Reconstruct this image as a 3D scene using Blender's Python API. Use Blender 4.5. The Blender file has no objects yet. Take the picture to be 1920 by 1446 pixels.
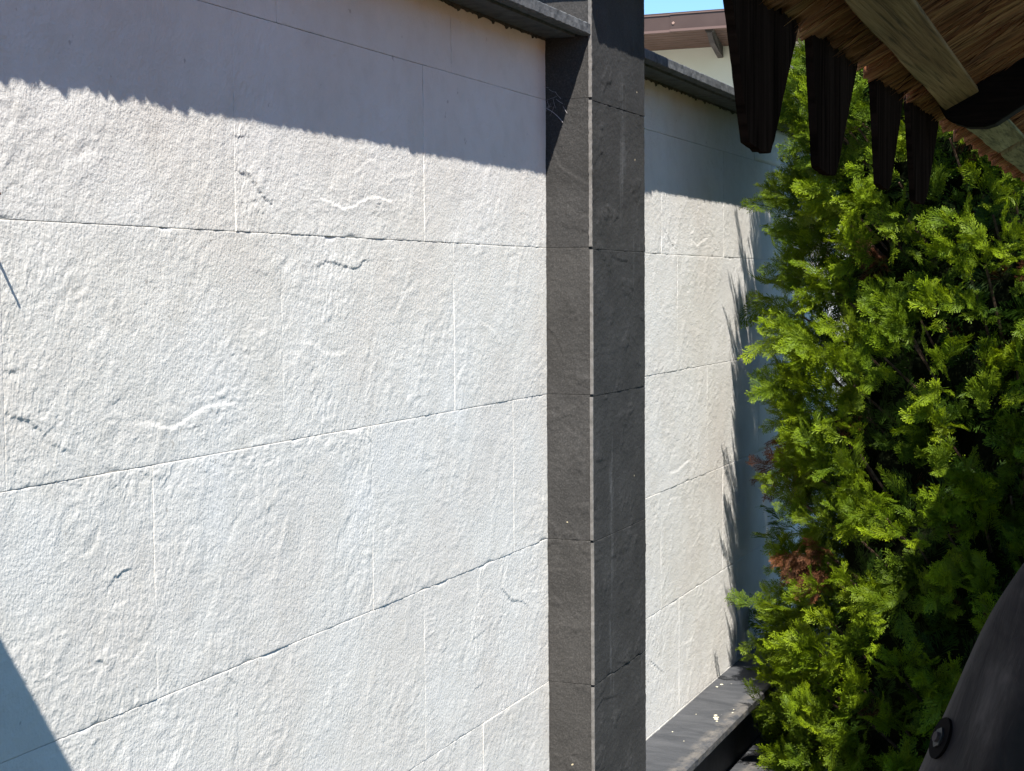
import bpy, math, random
import numpy as np
from mathutils import Vector, Matrix

random.seed(7); rng = np.random.default_rng(11)
SC = bpy.context.scene
COL = SC.collection
E = 1.6                                   # eye height; all z below are measured from the eye and lifted by E

# ------------------------------------------------------------------ camera
F_PX, YAW, PITCH, ROLL = 2994.93, 0.392608, -0.0623043, -0.00721177
cam = bpy.data.objects.new('camera', bpy.data.cameras.new('camera'))
COL.objects.link(cam); SC.camera = cam
cam.data.sensor_fit = 'HORIZONTAL'; cam.data.sensor_width = 36.0
cam.data.lens = 36.0 * F_PX / 1920.0
cam.data.clip_start = 0.02; cam.data.clip_end = 2000
fw = Vector((-math.sin(YAW) * math.cos(PITCH), math.cos(YAW) * math.cos(PITCH), math.sin(PITCH)))
r0 = Vector((math.cos(YAW), math.sin(YAW), 0)); u0 = r0.cross(fw)
r_ = math.cos(ROLL) * r0 + math.sin(ROLL) * u0; u_ = -math.sin(ROLL) * r0 + math.cos(ROLL) * u0
m3 = Matrix((r_, u_, -fw)).transposed()
cam.matrix_world = Matrix.Translation((0, 0, E)) @ m3.to_4x4()

# ------------------------------------------------------------------ world, sun, exposure
SUN = Vector((0.352, -0.65, 1.0)).normalized()      # towards the sun
world = bpy.data.worlds.new('World'); SC.world = world; world.use_nodes = True
wn = world.node_tree; bgn = wn.nodes['Background']
sky = wn.nodes.new('ShaderNodeTexSky'); sky.sky_type = 'NISHITA'; sky.sun_disc = False
sky.sun_elevation = math.asin(SUN.z); sky.sun_rotation = math.atan2(SUN.x, SUN.y)
sky.altitude = 300; sky.air_density = 1.0; sky.dust_density = 0.0; sky.ozone_density = 4.0
tint = wn.nodes.new('ShaderNodeMix'); tint.data_type = 'RGBA'; tint.blend_type = 'MULTIPLY'; tint.inputs['Factor'].default_value = 1.0
tint.inputs[7].default_value = (0.70, 0.87, 0.97, 1)   # deep clear blue of the day, the same all round the sky
wn.links.new(sky.outputs[0], tint.inputs[6]); wn.links.new(tint.outputs[2], bgn.inputs[0]); bgn.inputs[1].default_value = 0.094
sl = bpy.data.lights.new('sun', 'SUN'); sl.energy = 5.0; sl.angle = math.radians(0.5); sl.color = (1.0, 0.940, 0.835)
so = bpy.data.objects.new('sun', sl); COL.objects.link(so); so.location = (3, -5, 12)
so.rotation_euler = SUN.to_track_quat('Z', 'Y').to_euler()
SC.view_settings.view_transform = 'Standard'; SC.view_settings.look = 'None'
SC.view_settings.gamma = 1.0; SC.view_settings.use_curve_mapping = False
SC.view_settings.exposure = 1.24
SC.cycles.max_bounces = 8; SC.cycles.diffuse_bounces = 4; SC.cycles.transmission_bounces = 4
SC.cycles.sample_clamp_indirect = 6

# ------------------------------------------------------------------ helpers
def tag(o, label=None, cat=None, group=None, kind=None):
    if label: o['label'] = label
    if cat: o['category'] = cat
    if group: o['group'] = group
    if kind: o['kind'] = kind
    return o

def empty(name, loc, label, cat, group=None):
    o = bpy.data.objects.new(name, None); COL.objects.link(o)
    o.location = (loc[0], loc[1], loc[2] + E); o['_w'] = [loc[0], loc[1], loc[2]]
    return tag(o, label, cat, group)

def wpos(o):
    p = Vector((0, 0, 0))
    while o is not None:
        p += o.location; o = o.parent
    return p

def mk(name, V, F, mat, parent=None, smooth=False, origin=None, attrs=None, edge_angle=None):
    """V: n x 3 in eye-relative world coordinates, F: list of faces or m x 4 / m x 3 array."""
    V = np.asarray(V, float).copy()
    org = V.mean(0) if origin is None else np.asarray(origin, float)
    V -= org
    me = bpy.data.meshes.new(name)
    if isinstance(F, np.ndarray):
        k = F.shape[1]
        me.vertices.add(len(V)); me.vertices.foreach_set('co', V.ravel())
        me.loops.add(F.size); me.loops.foreach_set('vertex_index', F.ravel().astype(np.int32))
        me.polygons.add(len(F))
        me.polygons.foreach_set('loop_start', np.arange(0, F.size, k, dtype=np.int32))
        me.update(calc_edges=True)
    else:
        me.from_pydata(V.tolist(), [], F); me.update()
    if isinstance(smooth, np.ndarray) or smooth:
        if isinstance(smooth, np.ndarray): me.polygons.foreach_set('use_smooth', smooth.astype(bool))
        else: me.polygons.foreach_set('use_smooth', np.ones(len(me.polygons), bool))
    for k2, a in (attrs or {}).items():
        at = me.attributes.new(k2, 'FLOAT', 'POINT'); at.data.foreach_set('value', np.asarray(a, np.float32))
    me.materials.append(mat)
    o = bpy.data.objects.new(name, me); COL.objects.link(o)
    p = Vector((org[0], org[1], org[2] + E))
    if parent is not None:
        o.parent = parent; p = p - wpos(parent)
    o.location = p
    return o

def boxes(lst):
    V = []; Fq = []
    for (x0, x1, y0, y1, z0, z1) in lst:
        b = len(V)
        V += [(x0, y0, z0), (x1, y0, z0), (x1, y1, z0), (x0, y1, z0), (x0, y0, z1), (x1, y0, z1), (x1, y1, z1), (x0, y1, z1)]
        Fq += [(b, b + 3, b + 2, b + 1), (b + 4, b + 5, b + 6, b + 7), (b, b + 1, b + 5, b + 4), (b + 1, b + 2, b + 6, b + 5),
               (b + 2, b + 3, b + 7, b + 6), (b + 3, b, b + 4, b + 7)]
    return np.array(V), Fq

def bevel(o, w=0.003, seg=2):
    m = o.modifiers.new('bevel', 'BEVEL'); m.width = w; m.segments = seg; m.limit_method = 'ANGLE'; return o

def prism(poly, axis, a0, a1):
    """closed 2-D polygon extruded along an axis; poly gives the other two coordinates in xyz order"""
    n = len(poly); V = []
    for a in (a0, a1):
        for p in poly:
            q = list(p); q.insert(axis, a); V.append(q)
    Fq = [tuple(range(n)), tuple(range(2 * n - 1, n - 1, -1))]
    for i in range(n):
        j = (i + 1) % n; Fq.append((i, i + n, j + n, j)) 
    return np.array(V, float), Fq

# gradient noise in numpy ------------------------------------------------
_perm = rng.permutation(4096); _ang = rng.random(4096) * 2 * np.pi
_gx, _gy = np.cos(_ang), np.sin(_ang)
def pn(x, y, s=0):
    xi = np.floor(x).astype(int); yi = np.floor(y).astype(int); xf = x - xi; yf = y - yi
    u = xf ** 3 * (xf * (xf * 6 - 15) + 10); v = yf ** 3 * (yf * (yf * 6 - 15) + 10)
    def g(ix, iy, dx, dy):
        h = _perm[(_perm[(ix + s * 131) & 4095] + iy + s * 17) & 4095]
        return _gx[h] * dx + _gy[h] * dy
    a = g(xi, yi, xf, yf); b = g(xi + 1, yi, xf - 1, yf); c = g(xi, yi + 1, xf, yf - 1); d = g(xi + 1, yi + 1, xf - 1, yf - 1)
    return (a + (b - a) * u) * (1 - v) + (c + (d - c) * u) * v
def fbm(x, y, s=0, o=4, g=0.5):
    t = 0; a = 1.0
    for k in range(o):
        t = t + a * pn(x * 2 ** k + 13.7 * k, y * 2 ** k - 7.3 * k, s + k); a *= g
    return t
def sstep(a, b, x):
    t = np.clip((x - a) / (b - a), 0, 1); return t * t * (3 - 2 * t)

# ------------------------------------------------------------------ materials
def mat_new(name):
    m = bpy.data.materials.new(name); m.use_nodes = True; n = m.node_tree
    return m, n, n.nodes['Principled BSDF']
def N(n, t, **k):
    nd = n.nodes.new(t)
    for a, b in k.items(): setattr(nd, a, b)
    return nd
def pos(n, scale=(1, 1, 1), rot=(0, 0, 0)):
    g = N(n, 'ShaderNodeNewGeometry'); mp = N(n, 'ShaderNodeMapping')
    mp.inputs['Scale'].default_value = scale; mp.inputs['Rotation'].default_value = rot
    n.links.new(g.outputs['Position'], mp.inputs['Vector']); return mp.outputs[0]
def noise(n, vec, scale, detail=4, rough=0.55, dist=0.0):
    t = N(n, 'ShaderNodeTexNoise'); t.inputs['Scale'].default_value = scale; t.inputs['Detail'].default_value = detail
    t.inputs['Roughness'].default_value = rough; t.inputs['Distortion'].default_value = dist
    n.links.new(vec, t.inputs['Vector']); return t.outputs['Fac']
def ramp(n, fac, stops):
    r = N(n, 'ShaderNodeValToRGB'); e = r.color_ramp.elements
    while len(e) < len(stops): e.new(0.5)
    for el, (p, c) in zip(e, stops):
        el.position = p; el.color = (c[0], c[1], c[2], 1) if not np.isscalar(c) else (c, c, c, 1)
    n.links.new(fac, r.inputs[0]); return r.outputs[0]
def mix(n, fac, a, b, mode='MIX'):
    m = N(n, 'ShaderNodeMix', data_type='RGBA', blend_type=mode)
    for sock, v in ((m.inputs['Factor'], fac), (m.inputs[6], a), (m.inputs[7], b)):
        if isinstance(v, bpy.types.NodeSocket): n.links.new(v, sock)
        elif np.isscalar(v): sock.default_value = v if sock == m.inputs['Factor'] else (v, v, v, 1)
        else: sock.default_value = (v[0], v[1], v[2], 1)
    return m.outputs[2]
def math_(n, op, a, b=0.0):
    m = N(n, 'ShaderNodeMath', operation=op)
    for s, v in ((m.inputs[0], a), (m.inputs[1], b)):
        if isinstance(v, bpy.types.NodeSocket): n.links.new(v, s)
        else: s.default_value = v
    return m.outputs[0]
def bump(n, bsdf, h, dist, strength=1.0, prev=None):
    b = N(n, 'ShaderNodeBump'); b.inputs['Distance'].default_value = dist; b.inputs['Strength'].default_value = strength
    n.links.new(h, b.inputs['Height'])
    if prev is not None: n.links.new(prev, b.inputs['Normal'])
    n.links.new(b.outputs[0], bsdf.inputs['Normal']); return b.outputs[0]
def setc(n, bsdf, col, rough=0.8, spec=0.3):
    if isinstance(col, bpy.types.NodeSocket): n.links.new(col, bsdf.inputs['Base Color'])
    else: bsdf.inputs['Base Color'].default_value = (*col, 1)
    bsdf.inputs['Roughness'].default_value = rough; bsdf.inputs['Specular IOR Level'].default_value = spec

def objrand(n):
    return N(n, 'ShaderNodeObjectInfo').outputs['Random']

def m_white_stone(name='pale_stone'):
    m, n, b = mat_new(name); P = pos(n)
    big = noise(n, P, 3.2, 3, 0.5); mid = noise(n, P, 22, 5, 0.6)
    c = ramp(n, big, [(0.38, (0.590, 0.572, 0.552)), (0.52, (0.608, 0.600, 0.585)), (0.66, (0.628, 0.626, 0.622))])
    c = mix(n, 0.6, c, ramp(n, mid, [(0.3, (0.90, 0.89, 0.87)), (0.55, (1, 1, 1)), (0.75, (1.0, 0.985, 0.97))]), 'MULTIPLY')
    r = objrand(n); c = mix(n, 0.7, c, ramp(n, r, [(0.0, (0.94, 0.935, 0.925)), (0.5, (0.975, 0.97, 0.965)), (1.0, (1, 1, 1.01))]), 'MULTIPLY')
    sp = noise(n, P, 60, 2, 0.5); c = mix(n, ramp(n, sp, [(0.73, 0.0), (0.78, 0.5)]), c, (0.22, 0.2, 0.18))
    setc(n, b, c, 0.85, 0.2)
    h1 = noise(n, P, 210, 3, 0.6); h2 = noise(n, pos(n, (1, 1, 0.35), (0.5, 0, 0)), 330, 2, 0.5)
    p = bump(n, b, h1, 0.0016, 0.75); bump(n, b, h2, 0.0008, 0.6, p)
    return m

def m_dark_stone(name, base, streak=True, cool=0.0):
    m, n, b = mat_new(name); P = pos(n)
    c = ramp(n, noise(n, P, 9, 4, 0.6), [(0.3, tuple(0.8 * v for v in base)), (0.7, tuple(1.25 * v for v in base))])
    f = noise(n, P, 300, 3, 0.7)
    c = mix(n, 1.0, c, ramp(n, f, [(0.34, 0.75), (0.50, 0.98), (0.70, 1.7)]), 'MULTIPLY')
    r = objrand(n); c = mix(n, 0.8, c, ramp(n, r, [(0, (0.82, 0.83, 0.85)), (1, (1.12, 1.1, 1.06))]), 'MULTIPLY')
    w = N(n, 'ShaderNodeTexWave', wave_type='BANDS'); 
    v = noise(n, pos(n, (7, 9, 0.9)), 2.0, 6, 0.7)
    c = mix(n, ramp(n, v, [(0.62, 0.0), (0.78, 0.22)]), c, (0.30, 0.31, 0.33))
    dots = noise(n, P, 75, 0, 0.5); c = mix(n, ramp(n, dots, [(0.90, 0.0), (0.91, 1.0)]), c, (0.42, 0.36, 0.24))
    setc(n, b, c, 0.78, 0.35)
    p = bump(n, b, noise(n, P, 190, 3, 0.6), 0.0014, 0.6)
    bump(n, b, noise(n, P, 520, 2, 0.6), 0.0006, 0.6, p)
    return m

def m_simple(name, col, col2=None, scale=8, rough=0.8, bscale=80, bd=0.001, spec=0.3, stretch=(1, 1, 1), detail=5, lo=0.35, hi=0.65):
    m, n, b = mat_new(name); P = pos(n, stretch)
    c = col if col2 is None else ramp(n, noise(n, P, scale, detail, 0.6), [(lo, col), (hi, col2)])
    setc(n, b, c, rough, spec)
    if bd: bump(n, b, noise(n, P, bscale, 4, 0.6), bd, 0.8)
    return m

def m_wood(name, c1, c2, c3, fine=(8, 260, 8), wide=(3, 60, 3), bd=0.0015, rough=0.85):
    """grain across axis with the largest factor"""
    m, n, b = mat_new(name)
    a = noise(n, pos(n, fine), 1.0, 4, 0.6, 0.3); w = noise(n, pos(n, wide), 1.0, 3, 0.6, 0.4)
    c = ramp(n, w, [(0.3, c1), (0.5, c2), (0.72, c3)])
    c = mix(n, 0.85, c, ramp(n, a, [(0.33, 0.25), (0.5, 1.0), (0.7, 1.35)]), 'MULTIPLY')
    setc(n, b, c, rough, 0.2); bump(n, b, a, bd, 0.9)
    return m
M = {}
M['pale'] = m_white_stone()
M['grout'] = m_simple('pale_grout', (0.62, 0.59, 0.53), (0.42, 0.40, 0.37), 40)
M['grout_dark'] = m_simple('grey_grout', (0.30, 0.29, 0.28), (0.14, 0.14, 0.14), 40)
M['slate'] = m_dark_stone('slate_front', (0.030, 0.030, 0.031))
M['slate_warm'] = m_dark_stone('slate_return', (0.033, 0.0315, 0.031))
M['trim'] = m_simple('corner_bead', (0.17, 0.16, 0.155), (0.10, 0.095, 0.09), 70, 0.7, 120, 0.001)
M['coping'] = m_simple('coping_concrete', (0.055, 0.061, 0.069), (0.105, 0.111, 0.120), 38, 0.85, 160, 0.0016)
M['mortar'] = m_simple('dark_mortar', (0.03, 0.03, 0.03), (0.07, 0.065, 0.06), 60, 0.9, 150, 0.002)
M['plinth'] = m_simple('black_plinth', (0.014, 0.015, 0.018), (0.03, 0.03, 0.033), 14, 0.6, 60, 0.001)

TOP = 0.377          # height of the highest full joint
PX = -1.18945        # face of the pale tiles
FX = -1.0923         # face of the pillar front
RY = 3.0622          # return face of the pillar
PY = 3.4209          # far edge of the pillar
CRACKS = [
  (-1,0.6,[(1.552,0.165),(1.567,0.170),(1.583,0.175),(1.596,0.186)]),
  (-1,0.4,[(1.700,0.135),(1.711,0.129),(1.723,0.128),(1.735,0.142),(1.751,0.151)]),
  (-1,0.8,[(1.888,0.207),(1.899,0.207),(1.913,0.209)]),
  (-1,1.2,[(1.887,0.175),(1.900,0.159),(1.928,0.154),(1.941,0.141),(1.969,0.124),(1.998,0.112)]),
  (1,1.2,[(2.107,0.150),(2.127,0.132),(2.164,0.128),(2.189,0.120),(2.224,0.125),(2.278,0.141),(2.315,0.144),(2.363,0.140),(2.388,0.126)]),
  (1,0.5,[(2.045,0.175),(2.107,0.146)]),
  (-1,0.4,[(2.149,0.205),(2.170,0.178)]),
  (-1,0.5,[(1.867,0.238),(1.859,0.194),(1.860,0.166)]),
  (-1,0.4,[(1.520,0.155),(1.522,0.140),(1.518,0.128)]),
  (1,0.4,[(2.335,0.167),(2.383,0.183),(2.434,0.190)]),
  (-1,0.6,[(1.917,0.029),(1.937,0.021),(1.966,0.018),(1.983,0.007)]),
  (-1,1,[(2.095,0.028),(2.136,0.038),(2.161,0.038),(2.187,0.033),(2.212,0.030),(2.239,0.030),(2.263,0.042),(2.294,0.044)]),
  (1,1,[(2.450,0.007),(2.418,-0.007),(2.398,-0.020),(2.384,-0.033),(2.358,-0.055)]),
  (1,0.6,[(2.419,0.017),(2.398,-0.007),(2.388,-0.020)]),
  (1,0.8,[(2.053,-0.079),(2.100,-0.085),(2.132,-0.100),(2.183,-0.104),(2.209,-0.097)]),
  (-1,0.5,[(2.300,-0.064),(2.281,-0.087),(2.271,-0.112),(2.249,-0.124)]),
  (1,0.8,[(2.719,-0.063),(2.782,-0.084),(2.834,-0.114)]),
  (1,0.8,[(2.658,-0.090),(2.650,-0.139),(2.609,-0.170)]),
  (1,0.7,[(2.408,-0.186),(2.445,-0.182)]),
  (1,0.6,[(2.543,-0.129),(2.531,-0.152),(2.513,-0.156)]),
  (1,1.3,[(1.644,-0.167),(1.689,-0.172),(1.718,-0.180),(1.742,-0.178),(1.772,-0.168),(1.804,-0.158),(1.843,-0.157),(1.876,-0.159),(1.906,-0.176)]),
  (1,0.5,[(1.597,-0.144),(1.628,-0.155)]),
  (-1,1.2,[(1.408,-0.136),(1.432,-0.144),(1.450,-0.148),(1.463,-0.157),(1.477,-0.168)]),
  (-1,0.8,[(1.486,-0.176),(1.509,-0.186),(1.524,-0.193)]),
  (-1,0.8,[(1.405,-0.091),(1.431,-0.090)]),
  (-1,0.4,[(1.869,-0.185),(1.863,-0.219)]),
  (-1,0.4,[(1.442,0.002),(1.450,0.008)]),
  (1,0.5,[(1.915,-0.220),(1.944,-0.213),(1.980,-0.211),(2.004,-0.218)]),
  (-1,0.9,[(1.655,-0.227),(1.670,-0.234),(1.683,-0.243)]),
  (-1,0.7,[(1.728,-0.225),(1.719,-0.239),(1.701,-0.252)]),
  (1,0.8,[(1.576,-0.278),(1.568,-0.306),(1.549,-0.316),(1.532,-0.316)]),
  (-1,1.1,[(1.583,-0.364),(1.599,-0.353),(1.614,-0.347),(1.638,-0.347)]),
  (-1,0.8,[(1.557,-0.443),(1.583,-0.457)]),
  (1,0.7,[(1.580,-0.389),(1.598,-0.388),(1.620,-0.387)]),
  (-1,0.6,[(2.184,-0.371),(2.210,-0.353)]),
  (1,0.7,[(2.981,-0.419),(3.055,-0.442)]),
  (-1,0.6,[(2.320,-0.523),(2.346,-0.501),(2.366,-0.495)]),
  (-1,0.5,[(1.850,-0.334),(1.871,-0.319),(1.882,-0.313)]),
  (-1,0.7,[(2.259,-0.235),(2.280,-0.249)]),
  (1,0.5,[(2.867,-0.473),(2.840,-0.490),(2.826,-0.509)]),
  (-1,1.1,[(2.806,-0.576),(2.824,-0.590),(2.864,-0.617),(2.920,-0.627),(2.948,-0.645)]),
  (1,0.8,[(2.825,-0.566),(2.844,-0.543)]),
  (-1,0.7,[(2.670,-0.654),(2.707,-0.651),(2.732,-0.648)]),
  (1,0.7,[(2.633,-0.695),(2.645,-0.678)]),
  (-1,0.7,[(2.680,-0.749),(2.717,-0.747)]),
  (1,0.8,[(1.744,-0.623),(1.760,-0.591),(1.771,-0.569)]),
  (-1,0.8,[(1.844,-0.530),(1.870,-0.548)]),
  (-1,0.5,[(1.939,-0.593),(1.958,-0.578)]),
  (-1,0.4,[(1.586,-0.571),(1.608,-0.558),(1.620,-0.540)]),
  (1,0.6,[(2.703,-0.858),(2.716,-0.831)]),
  (1,0.6,[(2.631,-0.557),(2.660,-0.555),(2.689,-0.577)]),
  (-1,0.5,[(2.691,-0.576),(2.713,-0.602)]),
  (-1,0.8,[(3.871,0.146),(3.903,0.130),(3.941,0.107),(3.983,0.093)]),
  (1,1,[(4.121,0.121),(4.183,0.104),(4.241,0.118),(4.295,0.131)]),
  (-1,0.5,[(4.306,0.152),(4.351,0.131)]),
  (1,0.7,[(4.225,0.034),(4.306,0.020),(4.351,0.005)]),
  (1,0.5,[(4.279,-0.156),(4.307,-0.098),(4.340,-0.062)]),
  (1,1.1,[(3.915,-0.483),(3.996,-0.485),(4.070,-0.472),(4.131,-0.467)]),
  (1,0.9,[(3.901,-0.573),(3.938,-0.551),(4.006,-0.555)]),
  (1,1,[(4.035,-0.655),(4.070,-0.724)]),
  (1,0.6,[(4.131,-0.710),(4.210,-0.685)]),
  (1,0.8,[(4.034,-0.951),(4.095,-0.957),(4.136,-0.954),(4.199,-0.992)]),
  (-1,1,[(3.754,-0.931),(3.816,-0.962),(3.876,-0.992)]),
  (1,0.6,[(3.866,-1.053),(3.899,-1.043),(3.995,-1.066)]),
]


# ------------------------------------------------------------------ ground
def m_ground():
    m, n, b = mat_new('ground_gravel'); P = pos(n)
    c = ramp(n, noise(n, P, 90, 4, 0.7), [(0.35, (0.022, 0.034, 0.016)), (0.6, (0.060, 0.085, 0.045))])
    setc(n, b, c, 0.95, 0.2); bump(n, b, noise(n, P, 120, 3, 0.6), 0.01, 0.8); return m
g = mk('ground', [(-150, -150, -1.6), (150, -150, -1.6), (150, 150, -1.6), (-150, 150, -1.6)], [(0, 1, 2, 3)], m_ground())
tag(g, kind='structure')

V, Fq = boxes([(-14, -1.6, 4.0, 15.05, -1.6, -1.5)])  # unseen pale slab added to bounce light onto the house wall and soffit
tag(mk('bounce_paving', V, Fq, m_simple('pale_bounce_paving', (0.28, 0.27, 0.25), (0.38, 0.365, 0.34), 3, 0.9, 60, 0.002)), kind='structure')

# ------------------------------------------------------------------ stone-faced tiles with real relief
def crack_relief(Y, Z, box):
    h = np.zeros_like(Y); gy, gz = -0.54, 0.84
    for s, w, pts in CRACKS:
        cy = sum(p[0] for p in pts) / len(pts); cz = sum(p[1] for p in pts) / len(pts)
        if not (box[0] - 0.02 < cy < box[1] + 0.02 and box[2] - 0.015 < cz < box[3] + 0.015): continue
        P = np.array(pts); mrg = 0.05
        sel = (Y > P[:, 0].min() - mrg) & (Y < P[:, 0].max() + mrg) & (Z > P[:, 1].min() - mrg) & (Z < P[:, 1].max() + mrg)
        if not sel.any(): continue
        y = Y[sel]; z = Z[sel]; y, z = y + 0.0035 * fbm(z * 110, y * 90, 5, 3, 0.7), z + 0.0035 * fbm(y * 110, z * 110, 6, 3, 0.7)
        bd = np.full(y.shape, 9.0); sg = np.zeros(y.shape); tt = np.zeros(y.shape); L = len(P) - 1
        for i in range(L):
            a = P[i]; d = P[i + 1] - a; l2 = max(d @ d, 1e-9)
            t = np.clip(((y - a[0]) * d[0] + (z - a[1]) * d[1]) / l2, 0, 1)
            ey = y - a[0] - t * d[0]; ez = z - a[1] - t * d[1]; dist = np.hypot(ey, ez)
            # side: positive towards the light
            nrm = np.array([-d[1], d[0]]) / math.sqrt(l2)
            if nrm @ np.array([gy, gz]) < 0: nrm = -nrm
            k = dist < bd
            bd[k] = dist[k]; sg[k] = np.sign((ey * nrm[0] + ez * nrm[1]))[k]; tt[k] = ((i + t) / L)[k]
        taper = np.clip(np.minimum(tt, 1 - tt) * 5 + 0.25, 0, 1)
        A = (0.0008 if s > 0 else 0.0009) * min(w, 1.05) * taper * (0.85 + 0.6 * pn(y * 110, z * 110, 9))
        end = np.clip(1.3 - bd / 0.03, 0, 1)
        prof = -s * np.tanh(sg * bd / 0.0012) * np.exp(-bd / (0.006 + 0.004 * w)) * end
        h[sel] += A * prof
    return h

def relief_pale(Y, Z, seed):
    th = 1.15; a = Y * math.cos(th) + Z * math.sin(th); c = -Y * math.sin(th) + Z * math.cos(th)
    ox, oy = seed * 3.17, seed * 5.71
    m = sstep(-0.25, 0.35, pn(Y * 6 + ox, Z * 6 + oy, 3))
    h = 0.00048 * (0.6 + 0.7 * m) * fbm(Y * 85 + ox, Z * 85 + oy, 1, 3, 0.65)
    h += 0.00038 * (0.35 + 0.65 * m) * fbm(a * 30 + ox, c * 150 + oy, 2, 2, 0.55)
    h += 0.0006 * fbm(Y * 9 + oy, Z * 9 + ox, 8, 2)
    # torn slate terraces
    q = pn(a * 9 + ox, c * 22 + oy, 12) + 0.35 * fbm(Y * 40, Z * 40, 13, 2)
    h += 0.00028 * np.tanh((q - 0.36) * 10) + 0.0002 * np.tanh((q + 0.4) * 12)
    # broad shallow cleavage steps: an uneven height cut into terraces whose edges wander
    g = 3.6 * fbm(a * 4.2 + oy, c * 6.5 + ox, 25, 6, 0.55); fl = np.floor(g); fr = g - fl
    msk = sstep(-0.2, 0.2, pn(Y * 8 + oy, Z * 8 - ox, 27)) 
    h += 0.00075 * ((fl + sstep(0.0, 0.10, fr)) - g) * msk
    g = 3.0 * fbm(a * 9 - oy, c * 11 + ox, 35, 5, 0.6); fl = np.floor(g); fr = g - fl
    h += 0.0003 * ((fl + sstep(0.0, 0.14, fr)) - g) * sstep(0.0, 0.3, pn(Y * 10 + ox, Z * 10 + oy, 37))
    h -= 0.00045 * sstep(0.34, 0.52, pn(a * 45 - ox, c * 120 + oy, 45)) * sstep(-.1, .3, pn(Y * 12, Z * 12, 47))
    return h
def relief_dark(Y, Z, seed):
    ox, oy = seed * 2.31, seed * 4.17
    h = 0.0006 * fbm(Y * 90 + ox, Z * 110 + oy, 1, 3, 0.6) + 0.0010 * fbm(Y * 18 + ox, Z * 18 + oy, 4, 3)
    q = pn(Y * 16 + oy, Z * 16 + ox, 12) + 0.3 * fbm(Y * 60, Z * 60, 13, 2)
    return h + 0.0007 * np.tanh((q - 0.35) * 14)

def tile(name, a0, a1, z0, z1, plane, frame, mat, parent, da=0.004, dz=0.002, relief=relief_pale, cracks=True, depth=0.006, gap=0.0003, extra=None, amp=1.0):
    """frame 'X': face in plane X=plane looking +X, a is Y.  frame 'Y': face in plane Y=plane looking -Y, a is X."""
    ga = float(rng.uniform(0.00005, 0.0003)); a0 += ga; a1 -= ga; z0 += gap; z1 -= gap
    na = max(2, int(round((a1 - a0) / da)) + 1); nz = max(2, int(round((z1 - z0) / dz)) + 1)
    ax_ = np.linspace(a0, a1, na); zx_ = np.linspace(z0, z1, nz)
    if na > 24: ax_ = np.sort(np.concatenate([ax_, [a0 + .0005, a0 + .0013, a1 - .0013, a1 - .0005]])); na = len(ax_)
    if nz > 24: zx_ = np.sort(np.concatenate([zx_, [z0 + .0004, z0 + .0011, z1 - .0011, z1 - .0004]])); nz = len(zx_)
    if cracks and na > 24:
        for s_, w_, pts_ in CRACKS:
            ys_ = [q_[0] for q_ in pts_]; zs_ = [q_[1] for q_ in pts_]
            if s_ < 0 and w_ >= 0.7 and a0 < sum(ys_) / len(ys_) < a1 and z0 < sum(zs_) / len(zs_) < z1:
                for arr_, lo_, hi_ in ((0, min(ys_), max(ys_)), (1, min(zs_), max(zs_))):
                    src = ax_ if arr_ == 0 else zx_; md = (src[:-1] + src[1:]) / 2; ok = (md > lo_ - .004) & (md < hi_ + .004) & (np.diff(src) > 0.0016)
                    src = np.sort(np.concatenate([src, md[ok]]))
                    if arr_ == 0: ax_ = src
                    else: zx_ = src
        na = len(ax_); nz = len(zx_)
    A, Z = np.meshgrid(ax_, zx_)
    seed = int(rng.integers(0, 400))
    h = amp * relief(A, Z, seed)
    if cracks: h += crack_relief(A, Z, (a0, a1, z0, z1))
    if extra is not None: h += extra(A, Z)
    ed = np.minimum(np.minimum(A - a0, a1 - A), np.minimum(Z - z0, z1 - Z))
    edz = np.minimum(Z - z0, z1 - Z)
    chip = sstep(0.30, 0.55, pn(A * 16 + seed, Z * 3, 21)) 
    h = h * sstep(-0.008, 0.003, ed) - 0.0003 * np.exp(-ed / 0.0005) - 0.0005 * sstep(0.2, 0.5, pn(A * 30 + seed, Z * 14, 22)) * np.exp(-ed / 0.0015) - 0.0030 * chip * np.exp(-edz / 0.0024)
    off = float(rng.uniform(-0.0003, 0.0003)); tilt = float(rng.uniform(-0.0007, 0.0007))
    h = h + off + tilt * (Z - z0) / (z1 - z0)
    d = plane + (h if frame == 'X' else -h)
    back = plane - depth if frame == 'X' else plane + depth
    front = np.stack([d, A, Z], -1) if frame == 'X' else np.stack([A, d, Z], -1)
    V = front.reshape(-1, 3); idx = np.arange(na * nz).reshape(nz, na)
    q = np.stack([idx[:-1, :-1], idx[:-1, 1:], idx[1:, 1:], idx[1:, :-1]], -1).reshape(-1, 4)
    ring = np.concatenate([idx[0, :], idx[1:, -1], idx[-1, -2::-1], idx[-2:0:-1, 0]])
    B = V[ring].copy(); B[:, 0 if frame == 'X' else 1] = back
    nb = len(V); k = len(ring); i = np.arange(k); j = (i + 1) % k
    sk = np.stack([ring[i], nb + i, nb + j, ring[j]], -1)
    V = np.concatenate([V, B]); Fc = np.concatenate([q, sk])
    sm = np.concatenate([np.ones(len(q)), np.zeros(len(sk))])
    return mk(name, V, Fc, mat, parent, smooth=sm, origin=(V[:, 0].mean(), (V[:, 1].min() + V[:, 1].max()) / 2, (z0 + z1) / 2))

def rows(k):                    # z limits of course k (0 is the cut course under the coping)
    return (TOP, 0.497) if k == 0 else (TOP - 0.3 * k, TOP - 0.3 * (k - 1))

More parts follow.
